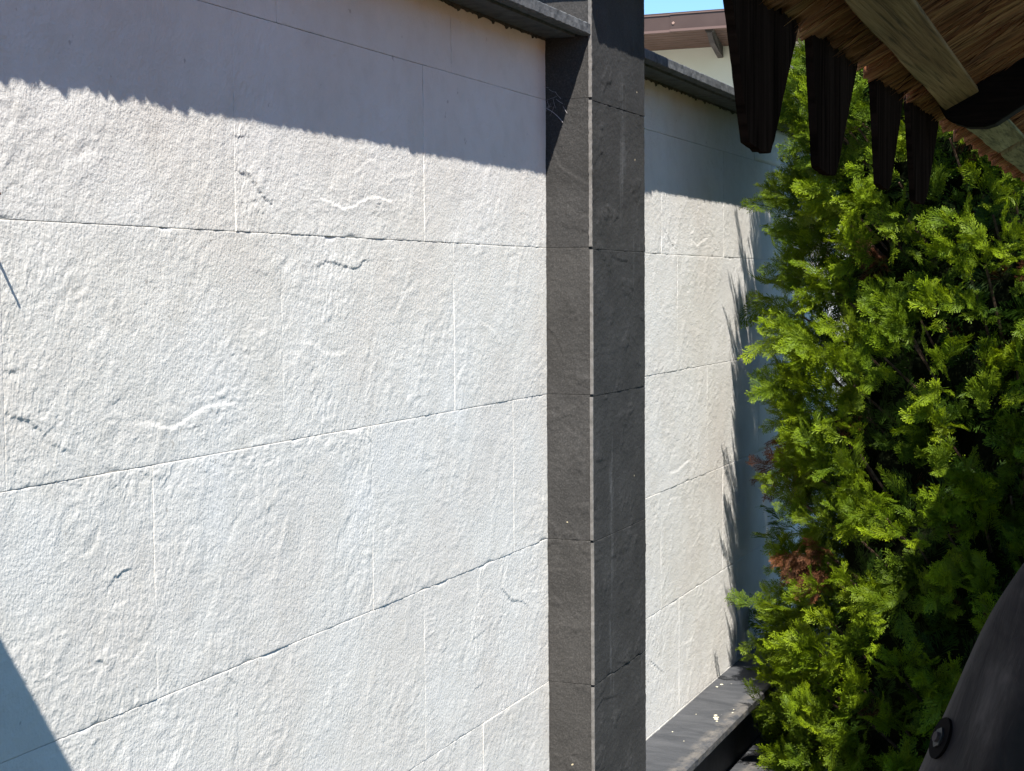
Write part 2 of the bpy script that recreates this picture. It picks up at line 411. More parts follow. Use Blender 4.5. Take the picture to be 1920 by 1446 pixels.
def tile_wall(root, y_lo, y_hi, joints, fine_lo, fine_hi, dz=0.0030):
    for k in range(0, 7):
        z0, z1 = rows(k)
        if k == 6: z0 = -1.40
        js = [y_lo] + [j for j in joints[k] if y_lo + 0.03 < j < y_hi - 0.01] + [y_hi]
        for a, b in zip(js[:-1], js[1:]):
            vis = b > max(fine_lo, 1.395) and a < fine_hi and z1 > -1.15 and z0 < 0.5
            if vis:
                da = 0.0042 if b < 2.4 else (0.0052 if b < 3.1 else 0.007)
                tile('tile', a, b, z0, z1, PX, 'X', M['pale'], root, da, dz)
            else:
                tile('tile', a, b, z0, z1, PX, 'X', M['pale'], root, 0.02, 0.015, cracks=False)

def seq(first, lo, hi, step=0.5975):
    v = first
    while v - step > lo: v -= step
    out = []
    while v < hi: out.append(v); v += step
    return out

near = empty('garden_wall', (-1.26, 1.6, -1.6), 'long stretch of pale textured stone tile wall left of the dark pillar', 'wall')
firsts = {0: 2.004, 1: 1.887, 2: 2.006, 3: 1.682, 4: 2.468, 5: 2.12, 6: 2.0}
J = {k: seq(firsts[k], -0.6, RY) for k in range(7)}
tile_wall(near, -0.6, RY - 0.0008, J, 1.36, 3.1)
far = empty('garden_wall', (-1.26, 5.0, -1.6), 'narrow sunlit strip of pale tile wall between the dark pillar and the evergreen', 'wall')
J2 = {0: [4.22, 4.82, 5.42, 6.0], 1: [3.858, 4.456, 5.05, 5.65, 6.25], 2: [3.997, 4.595, 5.19, 5.79], 3: [3.70, 4.285, 4.88, 5.48, 6.08],
      4: [3.849, 4.45, 5.05, 5.65, 6.25], 5: [4.010, 4.61, 5.2, 5.8], 6: [4.2, 4.8, 5.4, 6.0]}
tile_wall(far, PY + 0.0008, 6.6, J2, 3.72, 4.75, 0.003)

def core(root, y0, y1):
    V, Fq = boxes([(-1.42, PX - 0.0035, y0, y1, -1.6, 0.5)])
    mk('wall_core', V, Fq, M['grout'], root)
core(near, -0.6, RY - 0.002); core(far, PY + 0.002, 6.6)

# rough concrete coping slabs --------------------------------------------
def rough_box(x0, x1, y0, y1, z0, z1, step=0.006, amp=0.0015, seed=0, lip=0.0, rough_left=0.0):
    """slab whose front (+X) edge and top are chipped"""
    ny = max(2, int((y1 - y0) / step)); ys = np.linspace(y0, y1, ny)
    prof = [(x0, z0), (x0, z1), ((x0 + x1) / 2, z1), (x1 - 0.006, z1), (x1, z1 - 0.004), (x1, (z0 + z1) / 2), (x1, z0 + 0.003), (x1 - 0.004, z0), (x1 - 0.02, z0),
            (x1 - 0.026, z0 + 0.006 * (lip > 0)), (x1 - 0.032, z0 + 0.006 * (lip > 0)), (x1 - 0.034, z0)]
    V = []
    for j, y in enumerate(ys):
        for i, (x, z) in enumerate(prof):
            n1 = float(pn(np.array(y * 60.0 + i * 3.3), np.array(i * 1.7 + seed), 30)); n2 = float(pn(np.array(y * 60.0 - i * 5.1), np.array(i * 2.3 + seed), 31))
            f = (1.0 + rough_left * (y < 1.62)) if x > x1 - 0.03 else 0.2
            V.append((x + amp * n1 * f * 1.6, y, z + amp * n2 * f * 1.6))
    n = len(prof); Fq = [tuple(range(n)), tuple((ny - 1) * n + i for i in range(n - 1, -1, -1))]
    for j in range(ny - 1):
        for i in range(n):
            i2 = (i + 1) % n; Fq.append((j * n + i, j * n + i2, (j + 1) * n + i2, (j + 1) * n + i))
    return np.array(V), Fq
for root, cuts in ((near, [-0.6, 0.35, 1.30, 2.25, RY - 0.001]), (far, [PY + 0.001, 4.30, 5.25, 6.6])):
    for a, b in zip(cuts[:-1], cuts[1:]):
        V, Fq = rough_box(-1.48, FX + float(rng.uniform(-0.001, 0.002)), a + 0.001, b - 0.001, 0.5005, 0.5265, 0.005, 0.0011, int(a * 10), 1, 2.6)
        mk('coping_slab', V, Fq, M['coping'], root)
    # ragged bedding mortar squeezed out under the slabs
    y0, y1 = cuts[0] + 0.01, cuts[-1] - 0.003
    ys = np.arange(y0, y1, 0.004)
    hh = 0.002 + 0.008 * np.clip(fbm(ys * 30, ys * 0 + 3, 40, 3, 0.7) + 0.1, 0, 1) + 0.006 * sstep(0.25, 0.4, pn(ys * 45, ys * 0, 44))
    n = len(ys); V = np.concatenate([np.stack([ys * 0 + PX + 0.004 + 0.003 * pn(ys * 90, ys * 0 + 2, 41), ys, ys * 0 + 0.5005], -1),
                                     np.stack([ys * 0 + PX + 0.0035, ys, 0.5 - hh], -1), np.stack([ys * 0 + PX - 0.001, ys, 0.499 - hh], -1)])
    i = np.arange(n - 1); Fm = np.concatenate([np.stack([i, i + n, i + n + 1, i + 1], -1), np.stack([i + n, i + 2 * n, i + 2 * n + 1, i + n + 1], -1)])
    mk('mortar_bead', V, Fm, M['mortar'], root)

# plinth and its ledge -----------------------------------------------------
def m_ledge():
    m, n, b = mat_new('painted_ledge'); P = pos(n)
    c = ramp(n, noise(n, pos(n, (1, 3, 1)), 9, 5, 0.65, 0.5), [(0.35, (0.036, 0.039, 0.046)), (0.7, (0.068, 0.071, 0.080))])
    sx = N(n, 'ShaderNodeSeparateXYZ'); n.links.new(P, sx.inputs[0])
    worn = math_(n, 'MULTIPLY', ramp(n, noise(n, pos(n, (1, 0.6, 1)), 28, 5, 0.7), [(0.42, 0.0), (0.62, 1.0)]),
                 ramp(n, math_(n, 'ADD', sx.outputs[0], 2.0), [(0.925, 0.0), (0.945, 0.75), (0.962, 0.5)]))
    c = mix(n, worn, c, (0.17, 0.155, 0.14))
    c = mix(n, ramp(n, noise(n, P, 55, 1, 0.5), [(0.77, 0.0), (0.79, 0.9)]), c, (0.42, 0.41, 0.36))
    setc(n, b, c, 0.6, 0.35); bump(n, b, noise(n, P, 90, 4, 0.6), 0.0012, 0.7); return m
M['ledge'] = m_ledge()
for root, cuts in ((near, [-0.6, 1.2, 2.4, RY - 0.001]), (far, [PY + 0.001, 4.62, 5.6, 6.6])):
    for a, b in zip(cuts[:-1], cuts[1:]):
        V, Fq = rough_box(-1.192, -1.031, a + 0.0012, b - 0.0012, -1.150, -1.127, 0.02, 0.0008, 3)
        mk('ledge_slab', V, Fq, M['ledge'], root)
    V, Fq = boxes([(-1.30, -1.10, cuts[0], cuts[-1], -1.6, -1.151), (-1.0995, -0.985, cuts[0], cuts[-1], -1.6, -1.34)])
    mk('plinth', V, Fq, M['plinth'], root)
    V, Fq = rough_box(-1.098, -0.955, cuts[0], cuts[-1], -1.339, -1.318, 0.03, 0.0008, 5)
    mk('lower_ledge', V, Fq, M['ledge'], root)
# dried white droppings on the ledge
dv = []; 
def blob(cx, cy, r, z, seed):
    k = 11; a = np.linspace(0, 2 * np.pi, k, endpoint=False); rr = r * (0.55 + 0.45 * rng.random(k))
    V = [(cx, cy, z + 0.0018)] + [(cx + q * math.cos(t), cy + 1.3 * q * math.sin(t), z + 0.0002) for q, t in zip(rr, a)]
    return V, [(0, 1 + i, 1 + (i + 1) % k) for i in range(k)]
Vd, Fd = [], []
for (cx, cy, r) in [(-1.083, 3.99, 0.010), (-1.078, 3.975, 0.007), (-1.090, 4.01, 0.006), (-1.072, 3.955, 0.004), (-1.15, 3.82, 0.0022),
                    (-1.16, 4.33, 0.006), (-1.165, 4.30, 0.005), (-1.10, 3.75, 0.002), (-1.06, 4.08, 0.002), (-1.055, 4.05, 0.003), (-1.14, 4.0, 0.002)]:
    v, f = blob(cx, cy, r, -1.1265, 0); b0 = len(Vd); Vd += v; Fd += [tuple(b0 + i for i in q) for q in f]
tag(mk('droppings', Vd, Fd, m_simple('chalky_white', (0.62, 0.60, 0.48), (0.5, 0.46, 0.34), 60)), 'dried cream bird droppings splashed on the dark ledge', 'droppings', kind='stuff')

# ------------------------------------------------------------------ dark pillar
pil = empty('stone_pillar', (-1.24, 3.24, -1.6), 'dark slate tiled pillar with a pale corner bead standing proud of the wall', 'pillar')
V, Fq = boxes([(-1.44, FX - 0.004, RY + 0.004, PY - 0.004, -1.6, 0.67)])
mk('pillar_core', V, Fq, M['grout_dark'], pil)
def step_line(pts_list):
    def f(A, Z):
        h = np.zeros_like(A)
        for s, w, pts in pts_list:
            P = np.array(pts)
            bd = np.full(A.shape, 9.0); sg = np.zeros(A.shape)
            for i in range(len(P) - 1):
                a = P[i]; d = P[i + 1] - a; l2 = d @ d
                t = np.clip(((A - a[0]) * d[0] + (Z - a[1]) * d[1]) / l2, 0, 1)
                ex = A - a[0] - t * d[0] + 0.001 * pn(A * 200, Z * 200, 3); ez = Z - a[1] - t * d[1]; dist = np.hypot(ex, ez)
                nr = np.array([-d[1], d[0]]) / math.sqrt(l2); nr = nr if nr[1] > 0 else -nr
                k = dist < bd; bd[k] = dist[k]; sg[k] = np.sign(ex * nr[0] + ez * nr[1])[k]
            h += -s * 0.0007 * w * np.tanh(sg * bd / 0.0012) * np.exp(-bd / 0.008)
        return h
    return f
ret_lines = step_line([(1, 1.3, [(-1.174, 0.283), (-1.159, 0.242), (-1.136, 0.227), (-1.107, 0.21)]), (-1, 1, [(-1.186, -0.089), (-1.172, -0.101), (-1.155, -0.141)]),
                       (1, 1, [(-1.187, -0.587), (-1.163, -0.586)]), (1, 1, [(-1.18, 0.43), (-1.15, 0.44), (-1.13, 0.41)]), (-1, .8, [(-1.17, -1.0), (-1.13, -0.97)]), (1, .8, [(-1.15, -0.29), (-1.12, -0.31)]), (1, .8, [(-1.18, -0.64), (-1.15, -0.67), (-1.13, -0.70)])])
fr_lines = step_line([(-1, 1.2, [(3.201, 0.059), (3.246, 0.053), (3.289, 0.051)]), (-1, 1.2, [(3.088, -0.879), (3.122, -0.868), (3.209, -0.881)]), (1, 1, [(3.338, -0.864), (3.376, -0.891), (3.407, -0.923)]),
                      (-1, 1, [(3.227, -0.812), (3.3, -0.831)]), (1, 1, [(3.196, -0.413), (3.168, -0.449)]), (-1, .8, [(3.07, 0.236), (3.135, 0.274)]), (1, .8, [(3.2, 0.34), (3.26, 0.30)]), (-1, .8, [(3.3, -0.1), (3.36, -0.13)]), (1, .8, [(3.25, -0.55), (3.27, -0.62)])])
lims = [0.67] + [TOP - 0.3 * k for k in range(0, 6)] + [-1.6]
for z1, z0 in zip(lims[:-1], lims[1:]):
    vis = z1 > -1.15
    tile('tile', PX - 0.2, FX - 0.0035, z0, z1, RY, 'Y', M['slate_warm'], pil, 0.0022, 0.0028, relief_dark, False, 0.005, 0.0003, ret_lines if vis else None)
    tile('tile', RY + 0.0035, PY, z0 - 0.004, z1 - 0.004, FX, 'X', M['slate'], pil, 0.0045, 0.0028, relief_dark, False, 0.005, 0.0003, fr_lines if vis else None)
    V, Fq = boxes([(-1.44, FX - 0.004, PY - 0.0035, PY + 0.0005, z0 + 0.001, z1 - 0.001)])
    mk('tile', V, Fq, M['slate'], pil)
    # corner bead, one length per course, its edge lumpy with grout
    zs = np.arange(z0 + 0.0015, z1, 0.006); n = len(zs); w = 0.0034; cx = FX + float(rng.uniform(-.0006, .0006)); cy = RY + float(rng.uniform(-.0006, .0006))
    lump = 0.0011 if z1 > 0.1 else 0.0004
    P = []
    for (sx, sy) in ((-1, -1), (0.55, -1), (0.9, -0.6), (0.9, 1), (-1, 1)):
        jx = lump * fbm(zs * 70 + sx * 9, zs * 0 + sy * 4, 50, 3, 0.7); jy = lump * fbm(zs * 70 - sx * 5, zs * 0 + sy * 7, 53, 3, 0.7)
        P.append(np.stack([cx + sx * w + jx, cy + sy * w * 0.6 + jy, zs], -1))
    V = np.stack(P, 1).reshape(-1, 3); k = 5; Fq = []
    for a in range(n - 1):
        for b in range(k): b2 = (b + 1) % k; Fq.append((a * k + b, a * k + b2, (a + 1) * k + b2, (a + 1) * k + b))
    Fq += [tuple(range(k - 1, -1, -1)), tuple((n - 1) * k + b for b in range(k))]
    mk('corner_bead', V, Fq, M['trim'], pil)
V, Fq = rough_box(-1.50, FX + 0.062, 2.998, 3.484, 0.6705, 0.71, 0.01, 0.0016, 9)
mk('cap', V, Fq, M['coping'], pil)
# cobweb threads under the coping, in the shaded corner
wv = []; wf = []
def thread(p, q, sag=0.004, r=0.00022):
    global wv, wf
    n = 7; 
    for i in range(n + 1):
        t = i / n; c = [p[j] + (q[j] - p[j]) * t for j in range(3)]; c[2] -= sag * 4 * t * (1 - t)
        b = len(wv); wv += [(c[0] - r, c[1], c[2]), (c[0] + r, c[1], c[2] + r), (c[0], c[1] - r, c[2] - r)]
        if i: wf += [(b - 3 + j, b - 3 + (j + 1) % 3, b + (j + 1) % 3, b + j) for j in range(3)]
for k in range(12):
    c0 = Vector((-1.168 + random.uniform(-.02, .02), 3.054, 0.39 + random.uniform(-.03, .03))); a = random.random() * 6.28
    thread(c0, c0 + Vector((math.cos(a) * .017, random.uniform(-.006, .003), math.sin(a) * .02)), random.uniform(0, .004))
for (p, q) in [((-1.186, 3.052, 0.36), (-1.15, 3.056, 0.33))]:
    thread(p, q, -0.004, 0.0004)
tag(mk('cobweb', wv, wf, m_simple('dusty_web', (0.35, 0.34, 0.36), bd=0)), 'dusty grey cobweb threads in the shaded corner under the coping', 'cobweb')

# ------------------------------------------------------------------ out of frame on the left: pier and pin added for the two left-hand shadows
pier = empty('shadow_pier', (-1.04, 0.8, -1.6), 'unseen low slate pier at the left, added to throw the slanting corner shadow', 'pier')
V, Fq = boxes([(-1.188, -0.895, 0.60, 0.998, -1.6, 0.195)]); bevel(mk('shaft', V, Fq, M['slate'], pier))
V, Fq = boxes([(-1.188, -0.885, 0.59, 1.0, 0.196, 0.222)]); bevel(mk('cap', V, Fq, M['coping'], pier), 0.002)
def tube(path, rad, k=8):
    """path: list of points; rad: list of radii"""
    P = [Vector(p) for p in path]; V = []; n = len(P); ref = Vector((0.13, 0.37, 0.92))
    for i, p in enumerate(P):
        t = (P[min(i + 1, n - 1)] - P[max(i - 1, 0)]).normalized(); a = t.cross(ref).normalized(); b = t.cross(a)
        for j in range(k):
            q = 2 * math.pi * j / k; V.append(p + rad[i] * (math.cos(q) * a + math.sin(q) * b))
    Fq = [(i * k + j, i * k + (j + 1) % k, (i + 1) * k + (j + 1) % k, (i + 1) * k + j) for i in range(n - 1) for j in range(k)]
    Fq += [tuple(range(k - 1, -1, -1)), tuple((n - 1) * k + j for j in range(k))]
    return np.array([tuple(v) for v in V]), Fq
V, Fq = tube([(PX - 0.004, 1.36, 0.102), (PX + 0.02, 1.36, 0.102), (PX + 0.043, 1.36, 0.101)], [0.0022, 0.0022, 0.0018])
tag(mk('shadow_pin', V, Fq, m_simple('rusty_steel', (0.10, 0.06, 0.04), (0.2, 0.11, 0.07), 90), smooth=True), 'unseen thin steel pin added at the left end of the pale wall to throw a stick shadow', 'pin')

# ------------------------------------------------------------------ house beyond the wall
M['cream'] = m_simple('cream_render', (0.72, 0.69, 0.59), (0.78, 0.75, 0.67), 1.5, 0.9, 120, 0.002)
M['brown_metal'] = m_simple('brown_sheet_metal', (0.058, 0.037, 0.033), (0.070, 0.046, 0.041), 3, 0.5, 30, 0.0005)
M['soffit'] = m_simple('brown_soffit', (0.085, 0.048, 0.036), (0.12, 0.07, 0.055), 6, 0.75, 30, 0.001)
M['beam'] = m_simple('dark_beam', (0.05, 0.042, 0.04), (0.08, 0.065, 0.06), 5)
M['rooftile'] = m_simple('brown_roofing', (0.10, 0.07, 0.06), (0.14, 0.09, 0.08), 4)
hs = empty('house', (-4, 18, -1.6), 'cream house beyond the wall with brown metal fascia and boarded eaves', 'house')
V, Fq = boxes([(-9, 1.5, 15.1, 22, -1.6, 2.35)]); mk('wall', V, Fq, M['cream'], hs)
V, Fq = prism([(13.98, 2.44), (22.5, 3.35), (22.5, 3.2), (14.03, 2.30)], 0, -9.4, 1.9); mk('roof', V, Fq, M['rooftile'], hs)
for (a, b, dy, dz) in ((-9.4, -4.215, 0.0, -0.004), (-4.225, 1.9, -0.006, 0.0)):
    V, Fq = boxes([(a, b, 13.985 + dy, 14.0 + dy, 2.292 + dz, 2.420 + dz)]); fa = mk('fascia', V, Fq, M['brown_metal'], hs)
    V, Fq = boxes([(a, b, 13.972 + dy, 14.0 + dy, 2.270 + dz, 2.291 + dz), (a, b, 13.976 + dy, 14.02 + dy, 2.4205 + dz, 2.430 + dz)])
    mk('drip_edge', V, Fq, m_simple('drip_edge_metal', (0.13, 0.085, 0.078), bd=0), fa)
V, Fq = tube([(-4.195, 13.97, 2.345), (-4.195, 13.982, 2.345)], [0.012, 0.014]); mk('rivet', V, Fq, m_simple('rivet_metal', (0.3, 0.2, 0.17), bd=0), hs)
for i in range(8):
    y0 = 14.03 + i * 0.135
    V, Fq = boxes([(-9.2, 1.7, y0, y0 + 0.122, 2.278, 2.298)]); bevel(mk('soffit_board', V, Fq, M['soffit'], hs), 0.006, 1)
V, Fq = boxes([(-9.2, 1.7, 14.02, 15.1, 2.300, 2.312)]); mk('soffit_backing', V, Fq, M['beam'], hs)
for dx in (-3.2, -1.6, 0, 1.6, 3.2):
    yn, yf = 14.04, 15.16; xa, xb, xc, xd = -3.905 + dx, -3.858 + dx, -4.048 + dx, -4.10 + dx
    V = [(xa, yn + .1, 2.166), (xb, yn + .1, 2.166), (xc, yf, 2.170), (xd, yf, 2.170), (xa, yn, 2.25), (xb, yn, 2.25), (xa - .02, yn, 2.277), (xb + .02, yn, 2.277), (xc, yf, 2.277), (xd, yf, 2.277)]
    Fq = [(0, 3, 2, 1), (0, 1, 5, 4), (4, 5, 7, 6), (6, 7, 8, 9), (1, 2, 8, 7, 5), (0, 4, 6, 9, 3), (3, 9, 8, 2)]
    mk('eave_bracket', V, Fq, M['beam'], hs)

# ------------------------------------------------------------------ shake-roofed garden shelter (the camera stands under it)
XE, ZE, SL = -0.26, 0.188, 0.526
rz = lambda x: ZE + SL * (x - XE)
Y_END = 3.50
sh = empty('garden_shelter', (0.5, 1.0, -1.6), 'rustic timber shelter with split shake roof and dark tapered valance boards', 'shelter')
M['shake'] = m_wood('split_shake', (0.13, 0.042, 0.018), (0.36, 0.135, 0.058), (0.52, 0.27, 0.12), (9, 260, 9), (5, 60, 5), 0.005)
M['valance'] = m_wood('dark_valance', (0.014, 0.008, 0.006), (0.022, 0.012, 0.009), (0.035, 0.020, 0.015), (10, 200, 10), (3, 40, 3), 0.0008)
M['valance'].node_tree.nodes['Principled BSDF'].inputs['Specular IOR Level'].default_value = 0.0
M['purlin'] = m_wood('weathered_purlin', (0.20, 0.100, 0.042), (0.30, 0.165, 0.072), (0.39, 0.235, 0.11), (420, 7, 60), (60, 2.5, 20), 0.0010)
M['purlin_bounce'] = m_wood('weathered_purlin_bounce', (0.18, 0.135, 0.06), (0.26, 0.205, 0.095), (0.33, 0.27, 0.145), (300, 12, 60), (60, 6, 20), 0.0015)  # greener tones put the tree's bounced light into the wood colour
M['rafter'] = m_wood('stained_rafter', (0.007, 0.003, 0.002), (0.012, 0.005, 0.0035), (0.022, 0.013, 0.009), (30, 30, 300), (8, 8, 60), 0.0008)
y = -1.5
cosl = 1 / math.hypot(1, SL)
while y < Y_END:
    w = random.uniform(0.018, 0.042); yy0, yy1 = y, min(y + w, Y_END + 0.02); y += w + random.choice((0.0, 0.0, 0.0008, 0.002))
    fine = yy1 > 0.8
    xs = np.concatenate([np.arange(-0.0, 0.30, 0.008 if fine else 0.05), np.arange(0.32, 1.75, 0.12)])
    nc = 7 if fine else 3
    x_start = XE - 0.002 + random.uniform(-0.006, 0.004); lift = random.uniform(0.0, 0.006); sk = random.uniform(-.012, .012)
    U = x_start + xs; c = np.linspace(0, 1, nc)
    UU, CC = np.meshgrid(U, c, indexing='ij')
    Yc = yy0 + CC * (yy1 - yy0) + sk * (UU - XE) * (CC * (1 - CC) * 4)
    fib = 0.006 * np.abs(fbm(Yc * 130, UU * 9, 60, 2, 0.6)) + 0.0025 * pn(Yc * 50, UU * 14, 64)
    endfray = 0.010 * sstep(0.03, 0.0, UU - x_start) * (pn(Yc * 160, Yc * 3, 66))
    X_ = UU + endfray
    Zb = ZE + SL * (X_ - XE) + lift + fib + 0.0012 * ((CC - .5) * 2) ** 2
    bot = np.stack([X_, Yc, Zb], -1); topv = np.stack([X_, Yc, Zb * 0 + ZE + SL * (X_ - XE) + 0.016 + lift], -1)
    L = len(U); V = np.concatenate([bot.reshape(-1, 3), topv.reshape(-1, 3)]); idx = np.arange(L * nc).reshape(L, nc); t = idx + L * nc
    q1 = np.stack([idx[:-1, :-1], idx[:-1, 1:], idx[1:, 1:], idx[1:, :-1]], -1).reshape(-1, 4)
    q2 = np.stack([t[:-1, :-1], t[1:, :-1], t[1:, 1:], t[:-1, 1:]], -1).reshape(-1, 4)
    sd = lambda a, b: np.stack([a[:-1], a[1:], b[1:], b[:-1]], -1)
    Fc = np.concatenate([q1, q2, sd(idx[:, 0], t[:, 0]), sd(t[:, -1], idx[:, -1]), sd(t[0], idx[0]), sd(idx[-1], t[-1])])
    mk('shake', V, Fc, M['shake'], sh)
# loose splinters hanging under the shakes
Vs, Fs = [], []
for k in range(1500):
    yb = random.uniform(0.85, Y_END); xb = random.uniform(XE - 0.006, -0.02); L = random.uniform(0.012, 0.06); wd = random.uniform(0.0006, 0.0022); a = random.gauss(0, 0.16)
    dz = random.uniform(0.0005, 0.006); d = Vector((math.cos(a) * cosl, math.sin(a), SL * cosl)); s = Vector((-math.sin(a), math.cos(a), 0))
    p = Vector((xb, yb, rz(xb) - dz)); q = p + d * L + Vector((0, 0, dz + 0.002)); mid = (p + q) / 2
    b = len(Vs); Vs += [tuple(p), tuple(mid + s * wd), tuple(q), tuple(mid - s * wd), tuple(mid + Vector((0, 0, wd)))]
    Fs += [(b, b + 1, b + 2, b + 3), (b, b + 4, b + 1), (b + 1, b + 4, b + 2), (b + 2, b + 4, b + 3), (b + 3, b + 4, b)]
tag(mk('splinters', Vs, Fs, M['shake'], sh), kind='stuff')

def plank(name, quad, th, mat, parent, n=24):
    """quad: (y0, xl0, xr0, y1, xl1, xr1) on the plane 9 mm under the shakes"""
    y0, l0, r0_, y1, l1, r1 = quad; k = 0.973; V = []
    pz = lambda x: 0.179 + SL * (x - XE)
    for i in range(n + 1):
        t = i / n; yv = y0 + (y1 - y0) * t; xl = l0 + (l1 - l0) * t + 0.0006 * math.sin(yv * 23) + 0.0003 * math.sin(yv * 61); xr = r0_ + (r1 - r0_) * t
        for (x, up) in ((xl, 0), (xr, 0), (xr - SL * th * .5, th), (xl - SL * th * .5, th)):
            V.append((x * k, yv * k, pz(x * k) + up))
    Fq = [(i * 4 + j, i * 4 + (j + 1) % 4, (i + 1) * 4 + (j + 1) % 4, (i + 1) * 4 + j) for i in range(n) for j in range(4)]
    Fq += [(3, 2, 1, 0), (n * 4, n * 4 + 1, n * 4 + 2, n * 4 + 3)]
    return bevel(mk(name, V, Fq, mat, parent), 0.0012, 2)
plank('purlin', (-1.4, -0.161, -0.131, 1.888, -0.2445, -0.2075), 0.008, M['purlin'], sh, 60)
plank('purlin', (1.93, -0.2455, -0.206, 2.52, -0.249, -0.2095), 0.008, M['purlin_bounce'], sh)
plank('purlin', (2.58, -0.2492, -0.2105, 3.34, -0.252, -0.215), 0.008, M['purlin_bounce'], sh)

def rafter(y0, th=0.032):
    poly = [(-0.247, 0.2005), (-0.2425, 0.191), (-0.2375, 0.182), (-0.228, 0.1765), (-0.214, 0.172), (-0.196, 0.171), (-0.185, 0.174), (-0.174, 0.181),
            (-0.155, 0.193), (1.35, 0.193 + SL * 1.505), (1.35, rz(1.35) + 0.003), (-0.2, rz(-0.2) + 0.002)]
    V, Fq = prism([(p[0], p[1]) for p in poly], 1, y0, y0 + th)
    return bevel(mk('rafter', V, Fq, M['rafter'], sh), 0.0015, 2)
for yr in (-1.2, 0.1, 1.84, 3.225): rafter(yr)
# valance boards hanging from the eave
teeth = [[(1.140, 0.232), (1.148, 0.206), (1.199, 0.108), (1.236, 0.1035), (1.269, 0.104), (1.282, 0.116), (1.369, 0.217), (1.372, 0.232)],
         [(1.422, 0.232), (1.424, 0.221), (1.456, 0.106), (1.50, 0.1015), (1.536, 0.103), (1.548, 0.113), (1.646, 0.219), (1.65, 0.232)],
         [(1.744, 0.232), (1.746, 0.223), (1.784, 0.109), (1.81, 0.1055), (1.845, 0.106), (1.863, 0.116), (1.947, 0.222), (1.95, 0.232)],
         [(1.987, 0.232), (1.989, 0.22), (2.043, 0.103), (2.08, 0.1005), (2.122, 0.102), (2.15, 0.114), (2.251, 0.215), (2.253, 0.232)]]
S = 0.26 / 0.3
for tp in teeth:
    # densify + fray the outline
    P = []
    for i in range(len(tp)):
        a = Vector(tp[i]); b = Vector(tp[(i + 1) % len(tp)]); n = max(1, int((b - a).length / 0.008))
        for k in range(n):
            p = a.lerp(b, k / n); P.append(((p.x + random.uniform(-.0008, .0008)) * S, (p.y + random.uniform(-.0008, .0008)) * S))
    V, Fq = prism(P, 0, XE - 0.006, XE)
    mk('valance_board', V, Fq, M['valance'], sh)
# rustic crooked brace and posts
def log(path, radii, name, mat, seed=0, n=70, k=28, facet=0):
    P = [Vector(p) for p in path]; pts = []; rr = []
    def cr(a, b, c, d, t): return 0.5 * ((2 * b) + (c - a) * t + (2 * a - 5 * b + 4 * c - d) * t * t + (-a + 3 * b - 3 * c + d) * t ** 3)
    m = len(P) - 1
    for i in range(n + 1):
        u = i / n * m; s = min(int(u), m - 1); t = u - s; g_ = lambda j: P[max(0, min(m, j))]
        pts.append(cr(g_(s - 1), g_(s), g_(s + 1), g_(s + 2), t)); rr.append(radii[s] + (radii[s + 1] - radii[s]) * t)
    V, Fq = tube(pts, rr, k); V = V.reshape(n + 1, k, 3); C_ = np.array([tuple(p) for p in pts])[:, None, :]
    ii, jj = np.meshgrid(np.arange(n + 1), np.arange(k), indexing='ij'); an = jj / k * 2 * np.pi
    f = 1 + 0.07 * fbm(np.cos(an) * 1.2 + ii * 0.05 + seed, np.sin(an) * 1.2 + ii * 0.02, 70, 3) - 0.05 * np.maximum(0, np.cos(an * 3 + 0.5))
    if facet:
        q = np.mod(an + facet, np.pi / 3) - np.pi / 6
        f = f * (0.1 + 0.9 * math.cos(math.pi / 6) / np.cos(q))
    V = C_ + (V - C_) * f[..., None]
    return mk(name, V.reshape(-1, 3), Fq, mat, sh, smooth=True)
def m_log():
    m, n, b = mat_new('stained_log'); 
    a = noise(n, pos(n, (60, 60, 7), (0, -0.42, 0)), 1.0, 5, 0.65, 0.4); w = noise(n, pos(n), 14, 4, 0.6, 1.0)
    c = ramp(n, w, [(0.35, (0.018, 0.012, 0.011)), (0.55, (0.038, 0.027, 0.023)), (0.7, (0.085, 0.064, 0.055))])
    c = mix(n, 0.7, c, ramp(n, a, [(0.35, 0.5), (0.6, 1.2)]), 'MULTIPLY')
    setc(n, b, c, 0.7, 0.3); bump(n, b, a, 0.002, 0.7); return m
M['log'] = m_log()

brace = log([(-0.42, 1.2, -1.6), (-0.34, 1.2, -1.15), (-0.19, 1.2, -0.68), (-0.086, 1.2, -0.392), (-0.029, 1.2, -0.240), (0.035, 1.2, -0.150), (0.16, 1.215, -0.02), (0.32, 1.24, 0.16), (0.52, 1.26, 0.50)],
            [0.105, 0.10, 0.10, 0.095, 0.088, 0.085, 0.085, 0.08, 0.08], 'brace', M['log'], k=48, facet=0.35)
# bolt on the side of the brace; a black disc paints its counterbore's shade
def disc(c, nrm, up, ru, rs_, z0, z1, k=20, hollow=0.0):
    nrm = nrm.normalized(); up = (up - nrm * up.dot(nrm)).normalized(); sd_ = nrm.cross(up); V = []
    for dd, kk in ((z0, 1.0), (z1, 1.0), (z1, hollow if hollow else 0.8), (z0, hollow if hollow else 0.0)):
        for j in range(k):
            a = 2 * math.pi * j / k; V.append(tuple(c + up * (ru * kk * math.cos(a)) + sd_ * (rs_ * kk * math.sin(a)) + nrm * dd))
    Fq = [(r * k + j, r * k + (j + 1) % k, ((r + 1) % 4) * k + (j + 1) % k, ((r + 1) % 4) * k + j) for r in range(3 + (hollow > 0)) for j in range(k)]
    if not hollow: Fq.append(tuple(2 * k + j for j in range(k)))
    return np.array(V), Fq
bc = Vector((-0.1508, 1.1793, -0.332)); bn = Vector((-0.803, -0.491, 0.337)); bu = Vector((0.40, 0.05, 0.91))
